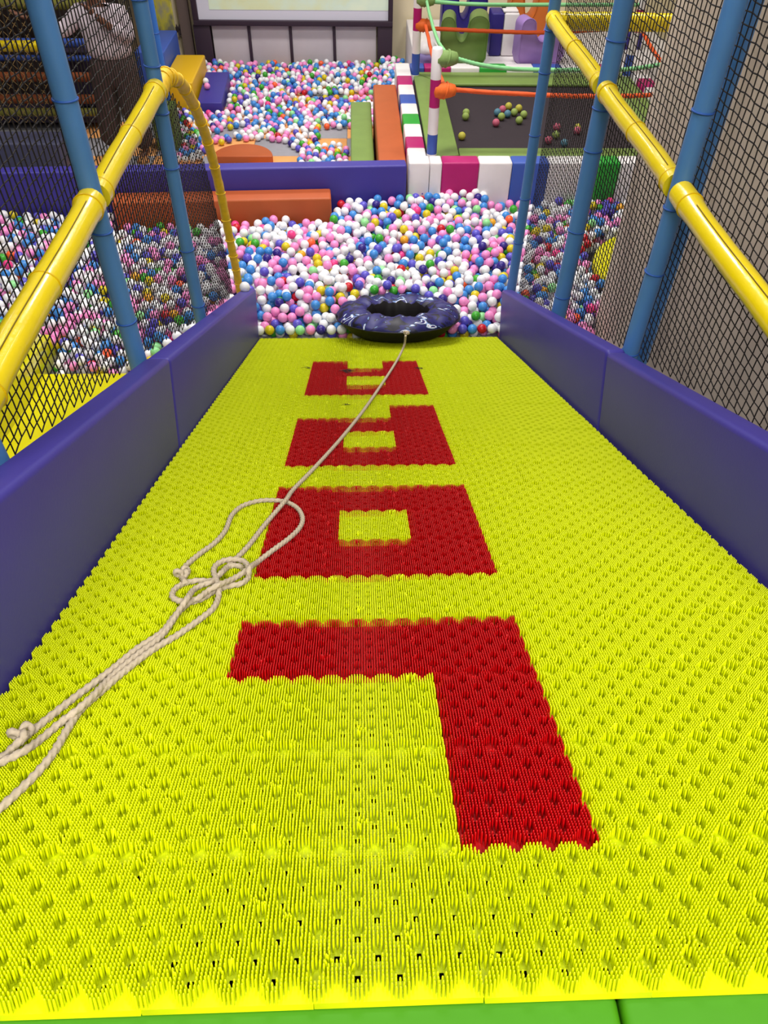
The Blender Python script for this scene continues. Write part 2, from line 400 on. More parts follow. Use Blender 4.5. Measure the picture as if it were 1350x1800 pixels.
def net(name, x, inside, ylo, yhi, zlo, zhi, pitch_y, pitch_z, material, r, wob, bow, label):
    V = []; F = []
    def disp(y, z):
        return np.array([x + bow(y, z), y + wob * math.sin(z * 3.1 + y * 1.3) + .0035 * math.sin(y * 61 + z * 43), z + wob * 1.2 * math.sin(y * 2.3 + z * .7) + .0035 * math.sin(z * 57 - y * 39)])
    ny = int((yhi - ylo) / pitch_y); nz = int((zhi - zlo) / pitch_z)
    segs = []
    G = {}
    for i in range(ny + 1):
        for j in range(nz + 1):
            y = ylo + i * pitch_y; z = zlo + j * pitch_z
            if inside(y, z): G[i, j] = disp(y, z)
    for (i, j), p in G.items():
        for d in ((1, 0), (0, 1)):
            q = G.get((i + d[0], j + d[1]))
            if q is not None: segs.append((p, q))
    for p, q in segs:
        t = q - p; t /= np.linalg.norm(t); a = np.array([1., 0, 0]); b = np.cross(t, a); b /= np.linalg.norm(b); a = np.cross(b, t)
        k = len(V)
        for e in (p - t * r * .5, q + t * r * .5):
            for c, s in ((1, 0), (0, 1), (-1, 0), (0, -1)): V.append(e + r * (c * a + s * b))
        for c in range(4): F.append((k + c, k + (c + 1) % 4, k + 4 + (c + 1) % 4, k + 4 + c))
    o = link(name, mesh_np(name, V, F, material, True)); return tag(o, label, 'net')
def walltop(y, h=.40):   # height of the padded wall's top edge at a given y
    return 2.4 + h / math.cos(SL) - y * math.tan(SL)
hy = np.array([p[0] for p in hpts]); hz = np.array([p[1] for p in hpts])
def in_left(y, z):
    if z < max(.05, walltop(y, .33)): return False
    if y < 4.0: return True
    return y < 5.56 and z < np.interp(y, hy, hz) - .02
net('safety_net', -.750, in_left, .62, 5.6, .05, 4.3, .0405, .041, M_NET, .0027, .010, lambda y, z: -.012 * math.sin(y * 2.3) * math.sin(z * 1.7), 'black safety net behind the left posts, reaching down to the yellow hoop')
def in_right(y, z): return z > max(.05, walltop(y, .30)) and y < 5.64
net('safety_net', 1.765, in_right, .62, 5.66, .05, 4.3, .0455, .037, M_NET, .0027, .008, lambda y, z: .012 * math.sin(y * 2.1) * math.sin(z * 1.5), 'black safety net behind the right posts, in front of the tan wall')

# ================================================================== SECOND YELLOW SLIDE (left) AND ROUND YELLOW LIP (right)
ys = tag(empty('plastic_slide', (-1.5, 4.74, 0)), 'shiny yellow plastic slide seen through the left net', 'slide')
bedp = [(4.74, .02), (4.74, .085), (4.45, .10), (3.9, .17), (3.2, .34), (2.4, .66), (1.6, 1.02), (.6, 1.5), (.6, 1.4), (3.2, .1), (3.9, .02)]
adopt(link('bed', prism_mesh('bed', bedp, 0, -2.2, -.76, M_YSLIDE)), ys)
rimp = [(5.05, .02), (5.05, .26), (4.4, .36), (3.6, .54), (2.6, .92), (.6, 1.85), (.6, 1.4), (3.2, .05)]
adopt(link('side_rim', prism_mesh('side_rim', rimp, 0, -2.29, -2.2, M_YSLIDE, .015)), ys)
lip = [(.0, .0)] + []
disc = [(math.cos(a) * .42, math.sin(a) * .56) for a in np.linspace(0, 2 * math.pi, 40, endpoint=False)]
o = link('round_slide_lip', prism_mesh('round_slide_lip', disc, 2, 0, .16, M_YSLIDE, .05, 4), None, (2.98, 6.13, .19), (0, -.12, -.25))
tag(o, 'round yellow plastic slide lip in the balls beside the tan wall edge', 'slide')

# ================================================================== FOAM BLOCKS IN THE PIT
def block(name, lo, hi, material, label, cat, bevel=.02, rotz=0., group=None):
    c = ((lo[0] + hi[0]) / 2, (lo[1] + hi[1]) / 2, lo[2])
    me = box_mesh(name, (lo[0] - c[0], lo[1] - c[1], 0), (hi[0] - c[0], hi[1] - c[1], hi[2] - lo[2]), material, bevel, 4)
    return tag(link(name, me, None, c, (0, 0, rotz)), label, cat, group)
block('foam_barrier', (-5.6, 7.22, 0), (.845, 7.38, .70), M_PURPLE, 'long low purple foam barrier across the middle of the ball pit', 'barrier', .02, .048)
block('foam_block', (-2.07, 7.025, 0), (.075, 7.265, .50), M_ORANGE, 'long orange foam block lying against the front of the purple barrier', 'foam block', .02, .046)
block('foam_block', (.275, 7.66, 0), (.535, 10.08, .45), M_OLIVE, 'long olive green foam block beside the orange one behind the barrier', 'foam block', .02)
block('foam_block', (.565, 7.62, 0), (.855, 10.15, .63), M_ORANGE, 'long narrow orange foam block along the striped trampoline border', 'foam block', .02)
o = link('half_round_block', prism_mesh('half_round_block', [(math.cos(a) * .37, math.sin(a) * .41) for a in np.linspace(0, math.pi, 30)], 2, 0, .10, M_ORANGE, .012), None, (-1.06, 9.17, .015))
tag(o, 'low orange half-round foam piece on the mats behind the purple barrier', 'foam block')
wedge = [(10.95, 0), (10.95, .16), (12.0, .25), (12.0, 0)]
o = link('foam_wedge', prism_mesh('foam_wedge', [(y - 11.4, z) for y, z in wedge], 0, -.17, .17, M_PURPLE, .012), None, (-1.69, 11.4, 0))
tag(o, 'small purple foam wedge with two balls on it, below the screen', 'foam block')
block('foam_block', (-2.32, 11.05, 0), (-1.90, 12.35, .38), mat('amber_vinyl', (226, 178, 22), .45), 'amber yellow foam block behind the hoop, beside the purple wedge', 'foam block', .02)
block('foam_block', (-2.75, 11.62, 0), (-2.34, 12.75, .60), mat('mid_blue_vinyl', (62, 92, 180), .5), 'blue foam block behind the amber one', 'foam block', .02)
block('foam_block', (-2.19, 9.62, .015), (-1.92, 9.95, .50), mat('lime_vinyl', (96, 120, 50), .5), 'lime green foam block behind the hoop net, beside the standing person', 'foam block', .02)
# ================================================================== TRAMPOLINE WITH STRIPED SURROUND
sur = tag(empty('trampoline_surround', (2.5, 7.44, 0)), 'padded surround striped white, magenta, blue and green around the trampoline', 'padding')
def stripe(lo, hi, mm): adopt(link('stripe_pad', box_mesh('stripe_pad', lo, hi, mm, .018, 3)), sur)
Wm, Mm, Bm_, Gm = M_WHITEV, M_MAGENTA, M_BLUEV, M_GREENV
g = .0006
stripe((.868, 7.44, 0), (1.083, 7.638, .70), Wm); stripe((.868, 7.64, 0), (1.06, 7.852, .70), Wm)
for a, b, mm in ((7.853, 8.175, Mm), (8.175, 8.553, Wm), (8.553, 8.88, Gm), (8.88, 9.226, Wm), (9.226, 9.55, Bm_), (9.55, 9.913, Wm), (9.913, 10.27, Mm), (10.27, 10.8, Wm)):
    stripe((.868, a + g, 0), (1.06, b - g, .70), mm)
for a, b, mm in ((1.087, 1.21, Wm), (1.21, 1.59, Mm), (1.59, 1.93, Wm), (1.93, 2.31, Bm_), (2.31, 2.70, Wm), (2.70, 3.05, Gm), (3.05, 3.45, Wm), (3.45, 3.8, Mm), (3.8, 4.15, Wm)):
    stripe((a + g, 7.44, 0), (b - g, 7.64, .70), mm)
for a, b, mm in ((1.065, 1.25, Bm_), (1.25, 1.60, Mm), (1.60, 1.98, Wm), (1.98, 2.34, Gm), (2.34, 2.7, Wm), (2.7, 3.08, Bm_), (3.08, 3.45, Wm), (3.45, 3.8, Mm), (3.8, 4.15, Wm)):
    stripe((a + g, 10.6, 0), (b - g, 10.8, .70), mm)
for a, b, mm in ((7.65, 8.0, Gm), (8.0, 8.4, Wm), (8.4, 8.8, Bm_), (8.8, 9.3, Wm), (9.3, 9.85, Wm), (9.85, 10.2, Mm), (10.2, 10.6, Wm)):
    stripe((3.96, a + g, 0), (4.15, b - g, .70), mm)
tr = tag(empty('trampoline', (2.5, 9.1, 0)), 'trampoline with dark grey fabric and olive green edge pads', 'trampoline')
adopt(link('jumping_mat', box_mesh('jumping_mat', (1.1, 7.7, .60), (3.93, 10.55, .615), M_TRAMP)), tr)
def pad(poly): adopt(link('edge_pad', prism_mesh('edge_pad', poly, 2, .617, .655, M_OLIVE, .015)), tr)
pad([(1.085, 7.68), (1.42, 7.78), (1.44, 10.1), (1.10, 10.57)][::-1]); pad([(1.42, 7.68), (3.6, 7.68), (3.55, 7.97), (1.43, 7.97)])
pad([(1.12, 10.58), (1.45, 10.10), (3.55, 10.10), (3.93, 10.58)]); pad([(3.6, 7.70), (3.94, 7.70), (3.94, 10.56), (3.56, 10.08)])
adopt(link('frame', box_mesh('frame', (1.09, 7.68, 0), (1.13, 10.57, .60), M_FRAME)), tr)
adopt(link('frame', box_mesh('frame', (3.90, 7.68, 0), (3.94, 10.57, .60), M_FRAME)), tr)
def striped_post(x, y, seq, label, r=.052):
    e = tag(empty('striped_post', (x, y, .0)), label, 'post', 'striped padded posts of the trampoline')
    z = .0
    for k, (h, mm) in enumerate(seq):
        if k == len(seq) - 1: prof = [(0, z), (r, z), (r, z + h - .015), (r - .008, z + h - .004), (r - .02, z + h), (0, z + h)]
        else: prof = [(0, z), (r, z), (r, z + h), (0, z + h)]
        me = lathe_mesh('sleeve_band', prof, mm, 22); link('sleeve_band', me, e)
        try: me.set_sharp_from_angle(angle=math.radians(50))
        except Exception: pass
        z += h
    return e
q1 = [(.70, Wm), (.19, Bm_), (.25, Wm), (.25, Mm), (.27, Wm)]
q2 = [(.66, Wm), (.24, Bm_), (.25, Wm), (.24, Mm), (.26, Wm), (.25, Bm_)]
striped_post(1.118, 7.70, q1, 'short striped post at the near left corner of the trampoline')
striped_post(1.12, 10.46, q2, 'tall striped post at the far left corner of the trampoline')
striped_post(3.90, 10.46, q2, 'striped post at the far right corner of the trampoline, behind the net')
def wrap(x, y, z, dx, dy, material, label, group):
    # cloth wound round the post and pulled towards the rope
    e = empty('cloth_wrap', (x, y, z)); tag(e, label, 'cloth wrap', group)
    L = .17; d = Vector((dx, dy, 0)).normalized()
    pts = [d * (-.075) , d * -.05, d * 0, d * .05, d * .11, d * .155, d * .17]
    rr = [.02, .066, .074, .072, .064, .05, .02]
    V, F = tube_arrays([tuple(p) for p in pts], rr, 14)
    link('wrap_cloth', mesh_np('wrap_cloth', V, F, material, True), e)
    a = np.linspace(0, 2 * math.pi, 17)
    side = Vector((-d.y, d.x, 0))
    tube('wrap_fold', [d * (.06 + .02 * math.sin(q)) + side * (.071 * math.cos(q)) + Vector((0, 0, .071 * math.sin(q))) for q in a], .009, material, e, 6, caps=False)
    return e
M_OWRAP = mat('orange_cloth', (226, 104, 40), .6, .3, .08, 20, .2, 30); M_GWRAP = mat('moss_green_cloth', (122, 150, 86), .6, .3, .08, 20, .2, 30)
wrap(1.16, 7.70, 1.285, 1, .15, M_OWRAP, 'orange cloth wrap on the short striped post', 'cloth wraps on the posts')
wrap(1.16, 7.72, 1.555, 1, .2, M_GWRAP, 'moss green cloth wrap on the short striped post', 'cloth wraps on the posts')
wrap(1.16, 10.46, 1.205, 1, -.15, M_OWRAP, 'orange cloth wrap on the tall striped post', 'cloth wraps on the posts')
wrap(1.16, 10.46, 1.47, 1, -.15, M_GWRAP, 'moss green cloth wrap at the top of the tall striped post', 'cloth wraps on the posts')
def barrier_rope(pts, material, r, label):
    P = spline(pts, 14); o = tube('barrier_rope', [tuple(p - P[0]) for p in P], r, material, None, 10, lobes=3, amp=.1, twist=60)
    o.location = tuple(P[0]); tag(o, label, 'rope', 'ropes around the trampoline')
barrier_rope([(1.30, 7.72, 1.29), (1.75, 7.72, 1.262), (2.6, 7.72, 1.235), (3.4, 7.74, 1.25), (4.05, 7.9, 1.3)], M_ORROPE, .021, 'orange rope strung along the near side of the trampoline')
barrier_rope([(1.28, 10.44, 1.175), (2.0, 10.44, 1.15), (2.8, 10.44, 1.14), (3.85, 10.44, 1.2)], M_ORROPE, .023, 'orange rope strung along the far side of the trampoline')
barrier_rope([(1.21, 7.80, 1.31), (1.20, 9.0, 1.24), (1.22, 10.36, 1.22)], M_ORROPE, .02, 'orange rope along the left side of the trampoline between the striped posts')
barrier_rope([(3.92, 10.42, 1.22), (3.92, 9.9, 1.14), (3.93, 9.2, 1.10), (4.0, 8.2, 1.2)], M_ORROPE, .022, 'orange rope slanting down on the right of the trampoline behind the net')
barrier_rope([(1.30, 7.74, 1.555), (1.55, 7.74, 1.50), (1.9, 7.74, 1.465), (2.4, 7.74, 1.46), (3.0, 7.74, 1.47), (3.6, 7.8, 1.54)], M_GRROPE, .019, 'pale green rope strung along the near side of the trampoline')
barrier_rope([(1.28, 10.44, 1.455), (2.0, 10.44, 1.43), (3.85, 10.44, 1.44)], M_GRROPE, .021, 'pale green rope strung along the far side of the trampoline')
barrier_rope([(1.23, 7.82, 1.56), (1.20, 8.6, 1.50), (1.20, 9.6, 1.49), (1.22, 10.36, 1.47)], M_GRROPE, .018, 'pale green rope along the left side of the trampoline between the striped posts')

# platform with foam seats behind the trampoline
block('white_platform', (1.15, 10.82, 0), (4.9, 13.2, .66), M_WHITEV, 'white padded platform behind the trampoline', 'platform', .02)
def u_seat(x0, x1, z1, dip, y0, y1, material, label, loc, rz, arm=.3, arm2=.42):
    W = x1 - x0; n = 14; pts = []
    # outline of a U: left horn, scooped seat, right horn
    pts += [(.06 * W, 0), (0, .18 * z1), (0, z1 * .80)]
    pts += [(arm * W * .5 - arm * W * .5 * math.cos(a), z1 * .80 + z1 * .16 * math.sin(a)) for a in np.linspace(0, math.pi, 9)[1:-1]]
    pts += [(arm * W, z1 * .80)]
    cx = (arm + (1 - arm2)) / 2 * W; hw = ((1 - arm2) - arm) / 2 * W
    pts += [(cx - hw * math.cos(a), z1 * .80 - (z1 * .80 - dip) * math.sin(a)) for a in np.linspace(0, math.pi, 11)[1:-1]]
    pts += [((1 - arm2) * W, z1 * .82)]
    pts += [((1 - arm2 / 2) * W - arm2 * W * .5 * math.cos(a), z1 * .82 + z1 * .18 * math.sin(a)) for a in np.linspace(0, math.pi, 11)[1:-1]]
    pts += [(W, z1 * .82), (W * .98, .15 * z1), (W * .9, 0)]
    me = prism_mesh('seat_body', [(p[0] - W / 2, p[1]) for p in pts], 1, y0, y1, material, .022, 3)
    e = tag(empty('foam_armchair', loc, (0, 0, rz)), label, 'seat', 'U-shaped foam seats behind the trampoline'); link('seat_body', me, e)
    # piping along the front outline
    P = np.array([(p[0] - W / 2, y0 - .002, p[1]) for p in pts] + [(pts[0][0] - W / 2, y0 - .002, 0)])
    tube('piping', P, .006, material, e, 6)
    return e
u_seat(0, .62, .56, .26, -.20, .22, M_SEATG, 'olive green U-shaped foam seat behind the trampoline rope', (1.80, 11.05, .665), -.12)
u_seat(0, .66, .56, .26, -.15, .1, M_LILAC, 'lilac U-shaped foam seat right of the white box', (2.80, 11.02, .665), .22, .30, .34)
u_seat(0, .62, .62, .3, -.16, .2, M_NAVY, 'navy U-shaped foam seat behind the green one', (1.88, 12.0, .665), .0, .36, .40)
u_seat(0, .56, .62, .3, -.16, .2, mat('seat_orange_vinyl', (206, 112, 44), .45), 'orange U-shaped foam seat behind the lilac one', (2.80, 12.0, .665), .0, .34, .34)
nb = tag(empty('foam_box', (2.35, 11.42, .665)), 'foam box, half navy half white, between the green and lilac seats', 'foam box')
link('navy_half', box_mesh('navy_half', (-.17, -.17, 0), (-.005, .17, .50), M_NAVY, .02), nb)
link('white_half', box_mesh('white_half', (0, -.17, 0), (.20, .17, .50), M_WHITEV, .02), nb)
link('lid', box_mesh('lid', (-.02, -.15, .5), (.18, .15, .53), M_WHITEV, .012), nb)
link('lid_knob', lathe_mesh('lid_knob', [(0, .53), (.03, .53), (.03, .545), (.02, .555), (0, .555)], M_BLACKV, 14), nb)
pf = tag(empty('pouf', (1.31, 10.99, .665)), 'lavender pouf with a white rounded top beside the striped posts', 'pouf')
link('pouf_base', lathe_mesh('pouf_base', [(0, 0), (.13, 0), (.14, .02), (.14, .12), (0, .12)], mat('lavender_vinyl', (146, 132, 190), .5), 26), pf)
link('pouf_top', lathe_mesh('pouf_top', [(.14, .12), (.145, .14), (.13, .18), (.09, .225), (.04, .245), (0, .25)], M_WHITEV, 26), pf)
block('foam_cube', (4.15, 11.6, .662), (4.4, 11.85, .86), M_NAVY, 'small navy foam cube against the cream wall behind the net', 'foam block', .015)

# balls on the trampoline
ball_mesh = {}
def ball_me(ci, r=.042):
    if (ci, r) not in ball_mesh:
        bm = bmesh.new(); bmesh.ops.create_uvsphere(bm, u_segments=18, v_segments=10, radius=r)
        ball_mesh[ci, r] = bm_mesh('plastic_ball', bm, BM[ci], True)
    return ball_mesh[ci, r]
def ball(p, colour, label, group, r=.042):
    ci = BN.index(colour); o = link('plastic_ball', ball_me(ci, r), None, p); return tag(o, label, 'ball', group)
M_DUST = {}
TG = 'dusty balls lying on the trampoline'
def tb(x, y, col, label):
    ci = {'olive green': (140, 160, 80), 'yellow': (176, 168, 62), 'rose': (184, 88, 112), 'teal': (76, 120, 140)}[col]
    mm = mat('dusty_' + col.replace(' ', '_') + '_ball', ci, .6)
    key = ('d', col)
    if key not in ball_mesh:
        bm = bmesh.new(); bmesh.ops.create_uvsphere(bm, u_segments=18, v_segments=10, radius=.042); ball_mesh[key] = bm_mesh('plastic_ball', bm, mm, True)
    y = y - .02; tag(link('plastic_ball', ball_mesh[key], None, (x, y, .657)), label, 'ball', TG)
for x, y, c, l in ((1.630, 9.06, 'olive green', 'olive green ball on the trampoline, farther of the left pair'), (1.61, 8.93, 'olive green', 'olive green ball on the trampoline, nearer of the left pair'),
    (1.502, 8.32, 'yellow', 'single yellow ball near the left edge of the trampoline'), (2.0, 9.07, 'teal', 'teal ball at the left end of the trampoline ball cluster'),
    (2.075, 9.17, 'rose', 'rose ball at the upper left of the trampoline ball cluster'), (2.163, 9.28, 'yellow', 'yellow ball at the top of the trampoline ball cluster'),
    (2.275, 9.21, 'yellow', 'yellow ball at the upper right of the trampoline ball cluster'), (2.20, 9.075, 'olive green', 'olive green ball in the middle of the trampoline ball cluster'),
    (2.30, 9.0, 'olive green', 'olive green ball at the right end of the trampoline ball cluster'), (2.216, 8.81, 'olive green', 'olive green ball below the right end of the trampoline cluster'),
    (2.112, 9.02, 'teal', 'teal ball in the middle of the trampoline ball cluster'), (2.028, 8.93, 'olive green', 'olive green ball at the bottom of the trampoline ball cluster'),
    (1.936, 8.73, 'rose', 'rose ball lying below the trampoline ball cluster'), (2.612, 8.60, 'rose', 'rose ball behind the net, upper left on the trampoline'),
    (2.44, 8.2, 'rose', 'rose ball half hidden by the slim blue post'), (2.555, 8.36, 'olive green', 'olive green ball behind the net on the trampoline'),
    (2.60, 8.12, 'teal', 'teal ball behind the net by the near trampoline pad'), (2.82, 8.49, 'rose', 'rose ball behind the net nearest the middle right post'), (2.845, 8.58, 'yellow', 'yellow ball behind the rose one by the middle right post')):
    tb(x, y, c, l)

# ================================================================== SCREEN AND LEFT BACKGROUND
scn = tag(empty('projection_screen', (-.6, 13.1, .60)), 'projection screen in a dark frame showing a pale green picture', 'screen')
def part(parent, name, lo, hi, mm, bevel=0.):
    L = parent.location; return link(name, box_mesh(name, tuple(lo[i] - L[i] for i in range(3)), tuple(hi[i] - L[i] for i in range(3)), mm, bevel), parent)
part(scn, 'screen_surface', (-2.04, 13.06, .67), (.86, 13.09, 2.55), mat('screen_white', (214, 212, 226), .7, .2, emit=.12))
part(scn, 'projected_image', (-1.86, 13.055, .80), (.86, 13.0595, 2.5), ramp_mat('projected_picture', [(0, (170, 176, 140)), (.4, (212, 218, 176)), (.55, (208, 224, 206)), (1, (236, 240, 206))], 1.6, .7, 5, 'LINEAR', emit=.27))
part(scn, 'frame_rail', (-2.12, 13.0, .60), (.93, 13.1, .67), M_FRAME, .006); part(scn, 'frame_rail', (-2.12, 13.0, 2.55), (.93, 13.1, 2.62), M_FRAME, .006)
part(scn, 'frame_stile', (-2.12, 13.0, .67), (-2.04, 13.1, 2.55), M_FRAME, .006); part(scn, 'frame_stile', (.86, 13.0, .67), (.93, 13.1, 2.55), M_FRAME, .006)
cab = tag(empty('screen_cabinet', (-.6, 13.1, 0)), 'dark cabinet with four whitish panels under the projection screen', 'cabinet')
part(cab, 'side_column', (-2.14, 13.02, 0), (-1.89, 13.24, .60), M_FRAME, .006); part(cab, 'side_column', (.70, 13.02, 0), (.93, 13.24, .60), M_FRAME, .006)
xs = [-1.89, -1.296, -.656, .022, .70]
for a, b in zip(xs[:-1], xs[1:]): part(cab, 'panel', (a + .022, 13.09, .03), (b - .022, 13.12, .60), M_PANEL, .004)
for a in xs[1:-1]: part(cab, 'stile', (a - .022, 13.06, .03), (a + .022, 13.13, .60), M_FRAME, .004)
part(cab, 'kick_rail', (-1.89, 13.06, 0), (.70, 13.16, .03), M_FRAME)
M_DARKP = mat('dark_plum_vinyl', (44, 36, 58), .6, .3, .1, 4); M_DULLO = mat('dull_orange_sleeve', (128, 66, 34), .6, .3, .2, 6); M_BROWN = mat('dark_brown_panel', (46, 34, 32), .7, .3, .2, 3)
pfm = tag(empty('play_frame', (-4.2, 10.6, 0)), 'dark indoor climbing frame with tan netting at the far left', 'climbing frame')
part(pfm, 'back_panel', (-6.6, 11.3, 0), (-2.75, 11.36, 2.6), M_BROWN)
part(pfm, 'deck', (-6.6, 10.35, .10), (-3.0, 11.3, .16), M_DARKP)
for zc, mm, h, y in ((.655, M_DULLO, .055, 10.3), (.40, M_DULLO, .055, 10.3), (.245, mat('olive_pipe', (120, 118, 46), .6), .05, 10.3), (.97, M_BLUEV, .05, 10.55), (.80, M_BLUEV, .035, 10.55), (1.3, mat('olive_pipe', (120, 118, 46)), .06, 10.9)):
    P = [(-6.6 + 4.2, y - 10.6, zc), (-3.02 + 4.2, y - 10.6, zc)]; tube('padded_pipe', P, h, mm, pfm, 12)
tube('yellow_pipe', [(-2.4, -.4, 1.02), (.72, -.4, 1.02)], .062, M_YRAIL, pfm, 14)
for x in (-5.4, -4.55, -3.42): tube('upright', [(x + 4.2, -.3, 0), (x + 4.2, -.3, 2.4)], .045, mat('red_brown_pipe', (150, 52, 36), .5), pfm, 12)
V = []; F = []
def seg(p, q, r=.0035):
    p, q = np.array(p), np.array(q); t = (q - p) / np.linalg.norm(q - p); a = np.array([0, 1., 0]); b = np.cross(t, a); k = len(V)
    for e in (p, q):
        for c, s in ((1, 0), (-.5, .87), (-.5, -.87)): V.append(e + r * (c * a + s * b))
    for c in range(3): F.append((k + c, k + (c + 1) % 3, k + 3 + (c + 1) % 3, k + 3 + c))
for i in range(24):
    for j in range(22):
        x = -1.9 + i * .11 + (.055 if j % 2 else 0); z = .2 + j * .06
        if x < 1.1: seg((x, -.55, z), (x + .055, -.55, z + .06)); seg((x, -.55, z), (x - .055, -.55, z + .06))
link('tan_netting', mesh_np('tan_netting', V, F, M_TANNET), pfm)
block('foam_bench', (-6.2, 8.75, 0), (-3.08, 9.15, .41), mat('slate_vinyl', (70, 72, 98), .5), 'slate grey padded bench behind the left end of the barrier', 'bench', .025)
block('padded_ramp', (-3.5, 10.72, .165), (-2.80, 11.05, .84), M_DARKP, 'dark plum padded block behind the standing person', 'foam block', .03)
bp_ = tag(empty('padded_post', (-2.13, 10.4, 0)), 'bright blue post far behind the hoop, beside the blue block', 'post')
tube('sleeve', [(0, 0, 0), (0, 0, 1.3), (0, 0, 2.8)], .052, mat('bright_blue_sleeve', (52, 112, 200), .45), bp_, 16)
tube('strap', [(.053 * math.cos(a), .053 * math.sin(a), 1.12) for a in np.linspace(0, 2 * math.pi, 17)], .005, M_STRAP, bp_, 6, caps=False)
block('mural_board', (-2.95, 12.85, .0), (-2.38, 12.9, 2.4), ramp_mat('jungle_mural', [(0, (60, 62, 40)), (.42, (120, 118, 96)), (.55, (196, 186, 60)), (.68, (150, 146, 130))], 6, .7, 3, 'LINEAR', stretch=(1, 1, .5)), 'painted board with yellow green leaves left of the screen', 'mural board')
# dark leaf decal on the wall
V = []; F = []
for a, L in ((-1.1, .10), (-.6, .13), (-.1, .12), (.4, .13), (.9, .10), (1.8, .08), (2.6, .07)):
    c = np.array([-2.41, 13.17, .47]); d = np.array([math.sin(a), 0, math.cos(a)]); s = np.array([d[2], 0, -d[0]]); k = len(V)
    V += [c, c + d * L * .5 + s * .022, c + d * L, c + d * L * .5 - s * .022]; F.append((k, k + 1, k + 2, k + 3))
V2 = [v + np.array([0, -.004, 0]) for v in V]; n0 = len(V); F2 = [tuple(i + n0 for i in f) for f in F]
tag(link('leaf_decal', mesh_np('leaf_decal', V + V2, F + F2, mat('dark_decal', (66, 56, 58), .7))), 'dark leaf shaped decal on the grey wall left of the screen', 'decal')

# ================================================================== PERSON BEHIND THE LEFT NET
def skin(name, verts, edges, rad, material, parent, sub=2):
    me = bpy.data.meshes.new(name); me.from_pydata(verts, edges, []); me.update()
    o = link(name, me, parent)
    md = o.modifiers.new('skin', 'SKIN'); md.use_smooth_shade = True
    sv = me.skin_vertices[0].data if me.skin_vertices else None
    if sv is None:
        bm = bmesh.new(); bm.from_mesh(me); lay = bm.verts.layers.skin.verify(); bm.to_mesh(me); bm.free(); sv = me.skin_vertices[0].data
    for i, r in enumerate(rad):
        rr = r if isinstance(r, tuple) else (r, r); sv[i].radius = rr
    sv[0].use_root = True
    sb = o.modifiers.new('sub', 'SUBSURF'); sb.levels = sub; sb.render_levels = sub
    me.materials.append(material); return o
M_SKIN = mat('brown_skin', (110, 70, 52), .55); M_TROUS = mat('dark_brown_trousers', (78, 62, 62), .85, .2, .1, 14, .2, 20); M_SHIRT = mat('pale_grey_shirt', (214, 200, 210), .8, .2, .05, 12, .2, 16)
PB = (-2.44, 9.38, 0)
per = tag(empty('person', PB, (0, 0, 0)), 'person in a pale shirt and dark wide trousers standing behind the left net', 'person')
# body: pelvis, spine, neck, head, arms, legs (facing the play frame on the left)
bv = [(0, 0, .98), (0, .0, 1.18), (-.02, .0, 1.40), (-.03, 0, 1.50), (-.04, -.01, 1.58), (-.05, -.02, 1.68), (-.05, -.02, 1.78),
      (-.10, 0, .93), (-.17, .03, .52), (-.22, .05, .09), (-.30, -.02, .05),
      (.10, 0, .93), (.10, -.04, .52), (.16, -.02, .09), (.10, -.10, .05),
      (-.20, .0, 1.45), (-.40, -.05, 1.30), (-.60, -.10, 1.40), (-.67, -.12, 1.43),
      (.17, .0, 1.45), (.22, -.06, 1.22), (.05, -.20, 1.42), (.0, -.22, 1.48)]
be = [(0, 1), (1, 2), (2, 3), (3, 4), (4, 5), (5, 6), (0, 7), (7, 8), (8, 9), (9, 10), (0, 11), (11, 12), (12, 13), (13, 14), (2, 15), (15, 16), (16, 17), (17, 18), (2, 19), (19, 20), (20, 21), (21, 22)]
br = [(.15, .11), (.14, .10), (.16, .11), (.07, .07), (.058, .058), (.082, .10), (.07, .085), .085, .058, .042, .03, .085, .058, .042, .03, .055, .042, .034, .03, .055, .042, .034, .03]
skin('body', bv, be, br, M_SKIN, per)
# hands with five fingers each
for (wr, dr, sd) in (((-.67, -.12, 1.43), Vector((-.9, -.2, .3)), 1), ((.0, -.22, 1.48), Vector((-.5, -.4, .75)), -1)):
    d = dr.normalized(); up = Vector((0, 0, 1)); s = d.cross(up).normalized() * sd; n = s.cross(d)
    W = Vector(wr); hvv = [W, W + d * .09]; hee = [(0, 1)]; rd = [.03, .036]
    for k, (off, ln) in enumerate(((-.027, .070), (-.009, .082), (.009, .077), (.027, .062))):
        b = W + d * .09 + s * off; i0 = len(hvv); hvv += [b + d * ln * .5 + n * .006, b + d * ln + n * .022]; hee += [(1, i0), (i0, i0 + 1)]; rd += [.009, .008]
    b = W + d * .03 - s * .035; i0 = len(hvv); hvv += [b + d * .02 - s * .01, b + d * .06 - s * .02 + n * .01]; hee += [(0, i0), (i0, i0 + 1)]; rd += [.011, .009]
    skin('hand', [tuple(v) for v in hvv], hee, rd, M_SKIN, per, 1)
skin('trousers', [(0, 0, 1.12), (0, 0, .96), (-.115, 0, .86), (-.17, .03, .50), (-.22, .05, .12), (.115, 0, .86), (.12, -.04, .50), (.165, -.02, .12)],
     [(0, 1), (1, 2), (2, 3), (3, 4), (1, 5), (5, 6), (6, 7)], [(.225, .15), (.235, .165), (.145, .15), (.125, .125), (.105, .115), (.145, .15), (.125, .125), (.105, .115)], M_TROUS, per)
